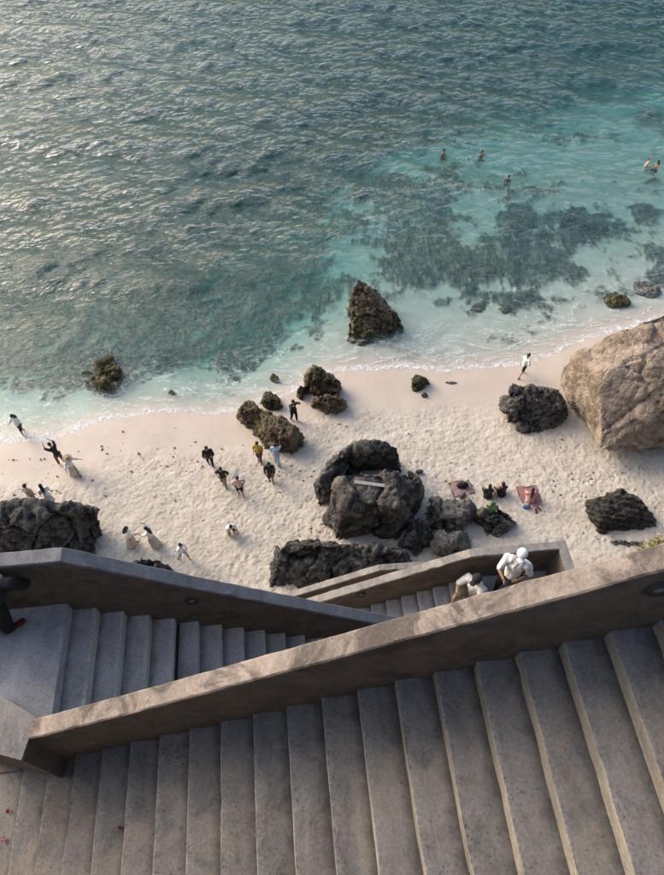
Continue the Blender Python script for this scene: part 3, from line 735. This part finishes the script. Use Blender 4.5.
def person(label, loc, face, pose='stand', skin='tan', top='white', bottom='black', style='shorts', hair='short', hat=None, arms='down', lean=.05,
           stride=.12, h=1.56, J=None, fine=False, shoes=None, group=None, turn=0., thick=1., fwdlocal=True, sleeves=.55):
    """face: direction looked at, degrees from +Y towards +X"""
    root = empty('person', loc, -R(face)); tag(root, label, 'person', group)
    k = h/1.72
    if J is None: J = joints(pose, lean, stride, arms, turn)
    J = {n_: v*k for n_, v in J.items()}
    vox = .013 if fine else .024
    K_ = k*thick
    sm = cloth('skin_'+skin, SK[skin], .55)
    bm = bmesh.new(); c_ = lambda a, b, ra, rb: capsule(bm, J[a], J[b], ra*k, rb*k)
    c_('pel','che',.115,.115); ball(bm, J['che'], .13*k, (1.2,.85,1)); ball(bm, J['pel'], .13*k, (1.15,.9,.9)); c_('che','nec',.10,.06)
    c_('nec','hea',.052,.05); c_('shL','shR',.062,.062)
    hd = (J['hea']-J['nec']).normalized(); hc = J['hea']+hd*.03*k
    fdir = Vector((0,1,0)); fdir = (fdir - hd*fdir.dot(hd)).normalized(); side = fdir.cross(hd)
    rot = Matrix((side, fdir, hd)).transposed().to_4x4()
    def headball(b_, off, r_, sc): bmesh.ops.create_icosphere(b_, subdivisions=2, radius=1, matrix=Matrix.Translation(hc) @ rot @ Matrix.Translation(Vector(off)*k) @ Matrix.Diagonal((r_*k*sc[0], r_*k*sc[1], r_*k*sc[2], 1)))
    headball(bm, (0,0,.02), .105, (.78,.92,1.05)); headball(bm, (0,.045,-.055), .058, (.95,.85,.9))
    headball(bm, (0,.104,-.005), .022, (.7,1,1.3))
    for s in (-1,1): headball(bm, (s*.082,0,0), .026, (.5,.9,1.2))
    for s in 'LR':
        c_('hip'+s,'knee'+s,.082,.056); c_('knee'+s,'ank'+s,.055,.036)
        an = J['ank'+s]; fd = Vector((0,.16,-.045))*k; capsule(bm, an+Vector((0,-.02,-.04))*k, an+fd, .036*k, .026*k)
        c_('sh'+s,'el'+s,.05,.038); c_('el'+s,'ha'+s,.038,.025)
        hd_ = (J['ha'+s]-J['el'+s]).normalized(); hp = J['ha'+s]
        if fine:
            sx = hd_.orthogonal().normalized(); capsule(bm, hp, hp+hd_*.07*k, .026*k, .030*k)
            nz = hd_.cross(sx)
            for q_, ln in ((-1.5,.055),(-.5,.072),(.5,.076),(1.5,.066)):
                b0 = hp+hd_*.08*k+sx*(q_*.019*k); b1 = b0+hd_*ln*.5*k+nz*.008; b2 = b1+(hd_*.8+nz*.6).normalized()*ln*.5*k
                capsule(bm, b0, b1, .0095, .009); capsule(bm, b1, b2, .009, .008)
            b0 = hp+hd_*.03*k+sx*.028*k; capsule(bm, b0, b0+(hd_*.7+sx*.7)*.05*k, .011, .009)
        else:
            capsule(bm, hp, hp+hd_*.10*k, .026*k, .022*k)
    me = remeshed(bm, vox*k, 1); link('body', me, sm, root)
    tm = cloth('fabric_'+top, CL[top]); bmx = cloth('fabric_'+bottom, CL[bottom]) if bottom else None
    # top
    bm = bmesh.new(); c_ = lambda a, b, ra, rb: capsule(bm, J[a], J[b], ra*k, rb*k)
    if style != 'swim':
        ball(bm, J['che'], .15*K_, (1.18,.9,1.0)); c_('pel','che',.142*thick,.135*thick); c_('shL','shR',.078,.078); ball(bm, J['pel'], .15*k, (1.12,.92,.7))
        for s in 'LR':
            mid = J['sh'+s].lerp(J['el'+s], min(1, sleeves*1.6)); capsule(bm, J['sh'+s], mid, .075*k, .060*k)
            if sleeves > .9: capsule(bm, J['el'+s], J['el'+s].lerp(J['ha'+s], .85), .058*k, .045*k)
        sme = remeshed(bm, (vox+.002)*k, 1)
        for v_ in sme.vertices:      # folds
            q_ = v_.co; f_ = 1-abs(noise.noise(Vector((q_.x*9, q_.y*9, q_.z*5+h))))*2.4
            v_.co = q_ + v_.normal*(f_*.014*k)
        link('shirt', sme, tm, root)
    # lower wear
    bm = bmesh.new(); nm = 'trousers'
    if style in ('shorts','trousers','swim'):
        c_('hipL','hipR',.12,.12)
        for s in 'LR':
            e = J['hip'+s].lerp(J['knee'+s], .8 if style != 'swim' else .5); capsule(bm, J['hip'+s], e, .10*k, .085*k)
            if style == 'trousers': capsule(bm, e, J['knee'+s], .085*K_, .075*K_); capsule(bm, J['knee'+s], J['knee'+s].lerp(J['ank'+s], .93), .074*K_, .062*K_)
        nm = 'trousers' if style == 'trousers' else 'shorts'
        link(nm, remeshed(bm, (vox+.002)*k, 1), bmx, root)
    elif style in ('dress','skirt'):
        z1_ = J['pel'].z + .05*k; hem = .10*k if style == 'dress' else .42*k; n = 20; rings = []
        for i in range(8):
            f_ = i/7; z_ = z1_*(1-f_)+hem*f_; r_ = (.13+.12*f_**.9)*k*(1. if style == 'dress' else .85); yy = J['pel'].y*(1-f_)
            rings.append([bm.verts.new((r_*(1+.10*f_*math.sin(5*q_*2*math.pi/n+i*.2))*math.cos(q_*2*math.pi/n), yy - .10*f_*k + r_*(1+.10*f_*math.sin(5*q_*2*math.pi/n+i*.2))*math.sin(q_*2*math.pi/n), z_)) for q_ in range(n)])
        for a, b_ in zip(rings[:-1], rings[1:]):
            for q_ in range(n): bm.faces.new((a[q_], b_[q_], b_[(q_+1)%n], a[(q_+1)%n]))
        bm.faces.new(rings[0])
        bmesh.ops.solidify(bm, geom=bm.faces[:], thickness=.008)
        from_bm('skirt', bm, bmx, root)
    else: bm.free()
    # hair and hats
    if hair:
        bm = bmesh.new(); hs_ = .88 if hat else 1; headball(bm, (0,-.014,.045 if not hat else .02), .116*hs_, (.82,.92,.95)); headball(bm, (0,-.04,0), .10, (.85,.75,1))
        if hair == 'long':
            capsule(bm, hc-fdir*.05*k, J['nec']-fdir*.11*k, .085*k, .085*k); capsule(bm, J['nec']-fdir*.11*k, J['che']-fdir*.16*k, .085*k, .05*k)
        if hair == 'bun': headball(bm, (0,-.11,.07), .05, (1,1,1))
        me = remeshed(bm, (vox)*k, 1); link('hair', me, cloth('dark_hair', CL['hair'], .5), root)
    if hat:
        kind, col_ = hat; bm = bmesh.new()
        if kind == 'cap':
            headball(bm, (0,-.022,.075), .112, (.86,.94,.66)); headball(bm, (0,.115,.066), .068, (1.0,1.0,.14))
        else:
            headball(bm, (0,-.005,.085), .122, (.86,.96,.75)); headball(bm, (0,0,.06), .25, (1,1,.06))
        link('cap' if kind == 'cap' else 'sun_hat', remeshed(bm, .012, 1), cloth('fabric_'+col_, CL[col_]), root)
    if shoes:
        for s in 'LR':
            bm = bmesh.new(); an = J['ank'+s]
            capsule(bm, an+Vector((0,-.04,-.06))*k, an+Vector((0,.17,-.06))*k, .042*k, .045*k); bmesh.ops.scale(bm, vec=(1,1,.7), space=Matrix.Translation(-an), verts=bm.verts)
            link('shoe', remeshed(bm, .012, 1), cloth('fabric_'+shoes, CL[shoes]), root)
    return root
def pg(px, py, sink=0):
    v = PG(px, py); v.z -= sink; return v
person('woman in white top and black shorts walking in the shallow water', pg(24,433,.08), 200, top='white', bottom='black', hair='long', stride=.2, arms=('down','phone'))
person('photographer in dark top and brown trousers arms raised on wet sand', pg(63,464), -50, top='black', bottom='brown', style='trousers', arms='up', lean=.25, stride=.14, hair='short')
person('woman in a straw hat and white dress beside the raised arm photographer', pg(76,475), 130, top='white', bottom='white', style='dress', hat=('hat','straw'), arms='out', hair='long', lean=.2)
person('man in beige shirt standing just behind the flat topped black rock', pg(37,504), 20, top='beige', bottom='khaki', hair='short', skin='pale')
person('woman in white with long black hair behind the flat topped black rock', pg(53,504), -30, top='white', bottom='white', style='skirt', hair='long', skin='pale')
person('person all in black standing where the wet sand ends', pg(211,465), 170, top='black', bottom='black', style='trousers', arms='phone', sleeves=1, lean=.1, stride=.16)
person('man in black shirt and khaki trousers with hands on hips', pg(225,486), 190, top='black', bottom='khaki', style='trousers', arms='hips', stride=.16)
person('person in pale pink shirt and dark shorts next to the hands on hips man', pg(241,495), 175, top='palepink', bottom='black', arms='hips', stride=.1)
person('person in yellow shirt standing at the shaded side of the long low rock', pg(260,461), 200, top='yellow', bottom='brown', style='trousers', hair='short')
person('person in pale blue reaching up to the long low rock', pg(277,464), 20, top='blue', bottom='lightblue', style='trousers', arms=('down','raise'))
person('person in long dark clothes walking below the one in pale blue', pg(271,481), 180, top='black', bottom='brown', style='skirt', hair='long', skin='brown', sleeves=1)
person('dark clothed person taking a picture from behind the long low rock', pg(294,420), 150, top='black', bottom='black', style='trousers', arms='up', sleeves=1)
person('person in white shirt and black shorts crouching alone on the trodden sand', pg(231,533), 150, pose='crouch', top='white', bottom='black', arms='knee', lean=.5)
person('woman in cream dress with one arm stretched out toward her companion', pg(134,545), 75, top='cream', bottom='cream', style='dress', hair='long', arms=('down','fwd'))
person('woman in cream dress holding her arm up facing her companion', pg(155,545), -70, top='cream', bottom='cream', style='dress', hair='long', arms=('fwd','up'))
person('child like figure in white shirt striding beside the parapet below the two dresses', pg(184,559), 120, top='white', bottom='lightblue', hair='short', stride=.26, lean=.2, h=1.5)
person('man in white shirt and black shorts running along the wet sand', pg(520,376), 60, top='white', bottom='black', hair='short', stride=.3, lean=.2, arms=('fwd','hips'))
# swimmers stand or float with the water up to the chest
def swimmer(label, px, py, face, sink, **kw):
    v = P(px, py, 0); v.z = -sink-.12; person(label, v, face, **kw)
swimmer('swimmer farthest left of those in the bay with head and shoulders showing', 444, 154, 160, .62, pose='crouch', style='swim', bottom='navy', hair='short')
swimmer('swimmer with dark hair and arms spread second from the left', 482, 156, 170, .55, pose='crouch', style='swim', bottom='black', arms='out', hair='long')
swimmer('swimmer nearest the reef with only the head and shoulders showing', 508, 180, 200, .62, pose='crouch', style='swim', bottom='black', skin='brown', hair='short')
swimmer('pale skinned swimmer leaning back beside another at the far right', 647, 167, 120, .30, pose='crouch', style='swim', bottom='beige', skin='pale', arms='raise', lean=.1, hair='short')
swimmer('dark haired swimmer right of the pale skinned one', 655, 168, 250, .40, pose='crouch', style='swim', bottom='black', arms='phone', hair='long')
# sitting on the sand between the boulders and the landing
person('person in black sitting on the sand left of two', pg(487,498), 10, pose='sitground', top='black', bottom='black', hair='long', lean=.25, arms='knee', sleeves=1)
person('person in black sitting on the sand right of two', pg(502,496), -15, pose='sitground', top='black', bottom='black', hair='long', lean=.3, arms='knee', sleeves=1)
person('person in pink sitting on a pink towel on the sand', pg(529,502), 15, pose='sitground', top='pink', bottom='palepink', hair='long', lean=.35, arms='knee', skin='pale')
# on the stairs
zl = zz(-11.78); v = P(501,592,zl)
person('man in white shirt and white cap standing on the landing by the parapet', (v.x, v.y, zl), -150, top='white', bottom='black', style='trousers', skin='brown', hat=('cap','white'), hair='short', arms=('hold','phone'), lean=.0, fine=True, shoes='black', h=1.72, stride=.1)
hx = P(473,580,zz(-11.35)); i_ = round((hx.x+.10-1.263)/.3); sx_ = 1.263+.3*i_; sz_ = zz(-12.699+R3*i_)
person('man in white shirt and dark cap sitting on the lower steps', (sx_+.08, hx.y-.06, sz_), -128, pose='sit', top='white', bottom='khaki', style='shorts', skin='tan', hat=('cap','black'), hair='short', arms=('knee','phone'), lean=.18, fine=True, shoes='black', h=1.66)
# cropped figure leaning on the shaded parapet at the left edge
zf = zz(-8.104); f_ = P(13,629,zf); tp = P(-12,592,zz(-7.05))
def loc(v): return Vector(v) - Vector((f_.x-.05, f_.y, zf))
hip = (loc(f_)+Vector((-.10,-.12,.88)))
J = {'pel': hip, 'hipL': hip+Vector((-.10,0,-.02)), 'hipR': hip+Vector((.10,0,-.02)), 'kneeR': Vector((.04,.10,.47)), 'kneeL': Vector((-.26,.02,.47)), 'ankR': Vector((.03,-.02,.08)), 'ankL': Vector((-.24,-.06,.08))}
che = loc(tp); J['che'] = che; up = (che-hip).normalized(); J['nec'] = che+up*.2; J['hea'] = che+up*.26+Vector((-.14,.08,.04))
J['shL'] = che+up*.1+Vector((-.18,0,0)); J['shR'] = che+up*.1+Vector((.17,0,0))
J['elL'] = J['shL']+Vector((-.05,.2,-.2)); J['haL'] = J['elL']+Vector((.05,.22,.05)); J['elR'] = J['shR']+Vector((.06,.10,-.27)); J['haR'] = J['elR']+Vector((-.10,.16,-.12))
person('person in black with red sandals leaning on the parapet at the left edge', (f_.x-.05, f_.y, zf), 55, J={a_: Matrix.Rotation(R(55), 3, 'Z') @ b_ for a_, b_ in J.items()}, thick=1.35, top='black', bottom='black', style='trousers', sleeves=1, hair='long', fine=True, shoes='red', h=1.72)

# ------------------------------------------------------------------ small things
def small(name, label, cat, bm, mat, loc_, rz=0, smooth=False):
    o = from_bm(name, bm, mat, None, smooth); o.location = loc_; o.rotation_euler.z = rz; return tag(o, label, cat)
# plank on the boulder
bm = bmesh.new(); bmesh.ops.create_cube(bm, size=1); bmesh.ops.scale(bm, vec=(1.35,.15,.05), verts=bm.verts); bmesh.ops.bevel(bm, geom=bm.edges[:], offset=.008, segments=1)
def top_of(px, py, z0):
    p_ = P(px, py, z0); dg = bpy.context.evaluated_depsgraph_get(); hit = S.ray_cast(dg, Vector((p_.x, p_.y, 12)), Vector((0,0,-1)))
    return hit[1] if hit[0] else p_
bpy.context.view_layer.update()
c_ = max((top_of(q_, 484, gz(0,15)+3.0) for q_ in (360, 366, 371, 376, 382)), key=lambda v_: v_.z); c_ = P(371, 484, c_.z+.01)
small('plank', 'pale weathered plank lying across the top of the central boulder', 'plank', bm, mat_plain('weathered_board', (.30,.295,.30), .8, .4), c_, R(-14))
def clothpatch(w_, l_, seed, h_=.03):
    bm = bmesh.new(); n = 14; g = []
    for j in range(n):
        g.append([])
        for i in range(n):
            u, v_ = i/(n-1)-.5, j/(n-1)-.5; q_ = Vector((u*3+seed, v_*3, seed))
            g[-1].append(bm.verts.new((u*w_*(1+.12*noise.noise(q_)), v_*l_*(1+.12*noise.noise(q_*1.3)), .05+abs(noise.noise(q_*2.2))*h_*2.5)))
    for j in range(n-1):
        for i in range(n-1): bm.faces.new((g[j][i], g[j][i+1], g[j+1][i+1], g[j+1][i]))
    bmesh.ops.solidify(bm, geom=bm.faces[:], thickness=.012); return bm
v = pg(461,489); small('towel', 'dusty pink cloth spread on the sand left of the people in black', 'towel', clothpatch(1.0,.75,2.), cloth('fabric_palepink', CL['palepink']), v, .1, True)
v = pg(530,500); small('towel', 'pink towel under the seated person in pink', 'towel', clothpatch(.9,1.4,5.), cloth('fabric_pinktowel', (.55,.30,.29)), v, .05, True)
def bag(label, px, py, colr, sc=1., rz=0, name='bag'):
    root = empty(name, pg(px, py), rz); tag(root, label, 'bag')
    bm = bmesh.new(); ball(bm, (0,0,.14*sc), .2*sc, (1.25,.7,.75)); ball(bm, (.06*sc,0,.2*sc), .14*sc, (1.1,.7,.8))
    link('bag_body', remeshed(bm, .02, 2), cloth('bag_'+label[:6], colr), root)
    bm = bmesh.new(); pts = [Vector((.16*sc*math.cos(a), 0, .24*sc+.14*sc*math.sin(a))) for a in np.linspace(.1, 3.04, 7)]
    for a, b_ in zip(pts[:-1], pts[1:]): capsule(bm, a, b_, .014, .014)
    link('handle', remeshed(bm, .012), cloth('bag_'+label[:6], colr), root)
bag('black bag dropped on the dusty pink cloth', 462, 487, (.012,.012,.014), 1.15)
bag('small black and white bag at the foot of the dusty pink cloth', 462, 497, (.10,.10,.11), .8, .6)
bag('tan bag between the two seated people in black', 494, 497, (.40,.27,.17), .9, 1)
bag('blue bag at the corner of the pink towel', 526, 508, (.12,.16,.30), .8)
bag('small dark bag with orange lining beside the central boulder', 419, 473, (.05,.03,.02), .8)
for k_, (px, py) in enumerate(((536,511),(539,509))):
    bm = bmesh.new(); capsule(bm, (0,-.09,0), (0,.09,0), .045, .05); bmesh.ops.scale(bm, vec=(1,1,.35), verts=bm.verts)
    small('sandal', 'dark sandal lying %s of a pair right of the blue bag' % ('left' if k_ == 0 else 'right'), 'sandal', bm, cloth('fabric_sandal', (.05,.035,.03)), pg(px,py)+Vector((0,0,.03)), .5*k_)
# plants
def leafmat(name, c1, c2):
    t_ = NT(name); n_ = t_.noise(t_.obj(), 4, 3); r_ = t_.n('ShaderNodeObjectInfo')
    t_.bsdf(t_.mix(t_.mr(n_, .35, .65), c1, c2), .55); return t_.m
def shrub(name, label, cat, at_, rad, h_, n, leaf, mat, seed, stem=True):
    g = random.Random(seed); root = empty(name, at_); tag(root, label, cat); bm = bmesh.new(); sb = bmesh.new()
    for s in range(max(5, n//60)):
        a = g.uniform(0, 6.28); r_ = rad*math.sqrt(g.random()); tipv = Vector((r_*math.cos(a), r_*math.sin(a), h_*g.uniform(.5,1))); capsule(sb, (0,0,-.05), tipv, .012, .005)
        for _ in range(n//max(5, n//60)):
            f1_ = g.uniform(.35,1.05); c1 = tipv*f1_ + Vector([g.gauss(0, rad*.13) for _ in range(3)])
            d = Vector([g.gauss(0,1) for _ in range(3)]) + Vector((0,0,.6)); d.normalize(); sd_ = d.orthogonal().normalized()*leaf*.3
            q_ = [c1, c1+d*leaf*.5+sd_, c1+d*leaf, c1+d*leaf*.5-sd_]; bm.faces.new([bm.verts.new(x) for x in q_])
    f = from_bm('foliage', bm, mat, root, False); from_bm('stem', sb, cloth('stem_brown', (.10,.07,.04)), root); return root
lg = leafmat('bright_leaf', (.08,.16,.03), (.13,.24,.05)); ly = leafmat('dry_leaf', (.22,.20,.07), (.38,.33,.14))
v = top_of(492, 507, gz(3,13)+.95); shrub('grass_tuft', 'bright green tuft growing on top of the dark pointed rock', 'plant', v, .22, .16, 420, .07, lg, 1)
v = pg(655,549); shrub('shrub', 'yellow green shrub on the sand behind the main parapet at the right edge', 'plant', v, .55, .7, 1500, .09, ly, 2)
v = pg(641,555); shrub('shrub', 'smaller sparse yellowish shrub left of the one at the right edge', 'plant', v, .35, .4, 500, .08, ly, 3)
v = pg(672,545); shrub('shrub', 'yellow green shrub cut off by the right edge of the picture', 'plant', v, .6, .8, 1200, .09, ly, 4)
# litter on the near steps
def litter(label, px, py, colr, sz, cat='petal', seed=0):
    i = 0
    for i in range(-11, 22):        # find the tread seen there
        z_ = zz(-6.4287+R1*i); q_ = P(px, py, z_)
        if -1.4516+.3*i <= q_.x < -1.4516+.3*(i+1): break
    bm = bmesh.new(); g = random.Random(seed); cs_ = []
    for k_ in range(9):
        a = k_/9*6.283; r_ = sz*g.uniform(.6,1.1); cs_.append(bm.verts.new((r_*math.cos(a), r_*.7*math.sin(a), .012+g.uniform(0,.02))))
    m_ = bm.verts.new((0,0,.02)); 
    for k_ in range(9): bm.faces.new((m_, cs_[k_], cs_[(k_+1)%9]))
    bmesh.ops.solidify(bm, geom=bm.faces[:], thickness=.003)
    small('petal', label, cat, bm, mat_plain('petal_'+str(seed), colr, .5, .3), q_, seed)
litter('dark red petal near the pier on the lowest visible steps', 9, 811, (.35,.02,.03), .028, seed=1)
litter('pink petal below the dark red one at the left edge', 5, 840, (.60,.25,.27), .036, seed=2)
litter('small red leaf scrap lying on the steps right of the pier', 121, 828, (.22,.03,.03), .026, 'leaf', seed=3)
# scattered stones and wrack on the sand
bm = bmesh.new(); g = random.Random(4)
for _ in range(420):
    px = g.uniform(0, 664); py = g.choice((g.uniform(420,560), g.gauss(462,10) + (px-150)*.03))
    if py < 380: continue
    q_ = PG(px, py); d_o = float(offshore(np.array([q_.x]), np.array([q_.y]))[0])
    if d_o > -1: continue
    s_ = g.choice((.02,.03,.03,.04,.07)); bmesh.ops.create_icosphere(bm, subdivisions=1, radius=s_, matrix=Matrix.Translation(q_+Vector((0,0,s_*.2))) @ Euler((g.random()*3, g.random()*3, 0)).to_matrix().to_4x4() @ Matrix.Diagonal((1, g.uniform(.6,1), .6, 1)))
tag(from_bm('pebbles', bm, M['rock_grey']), kind='stuff')
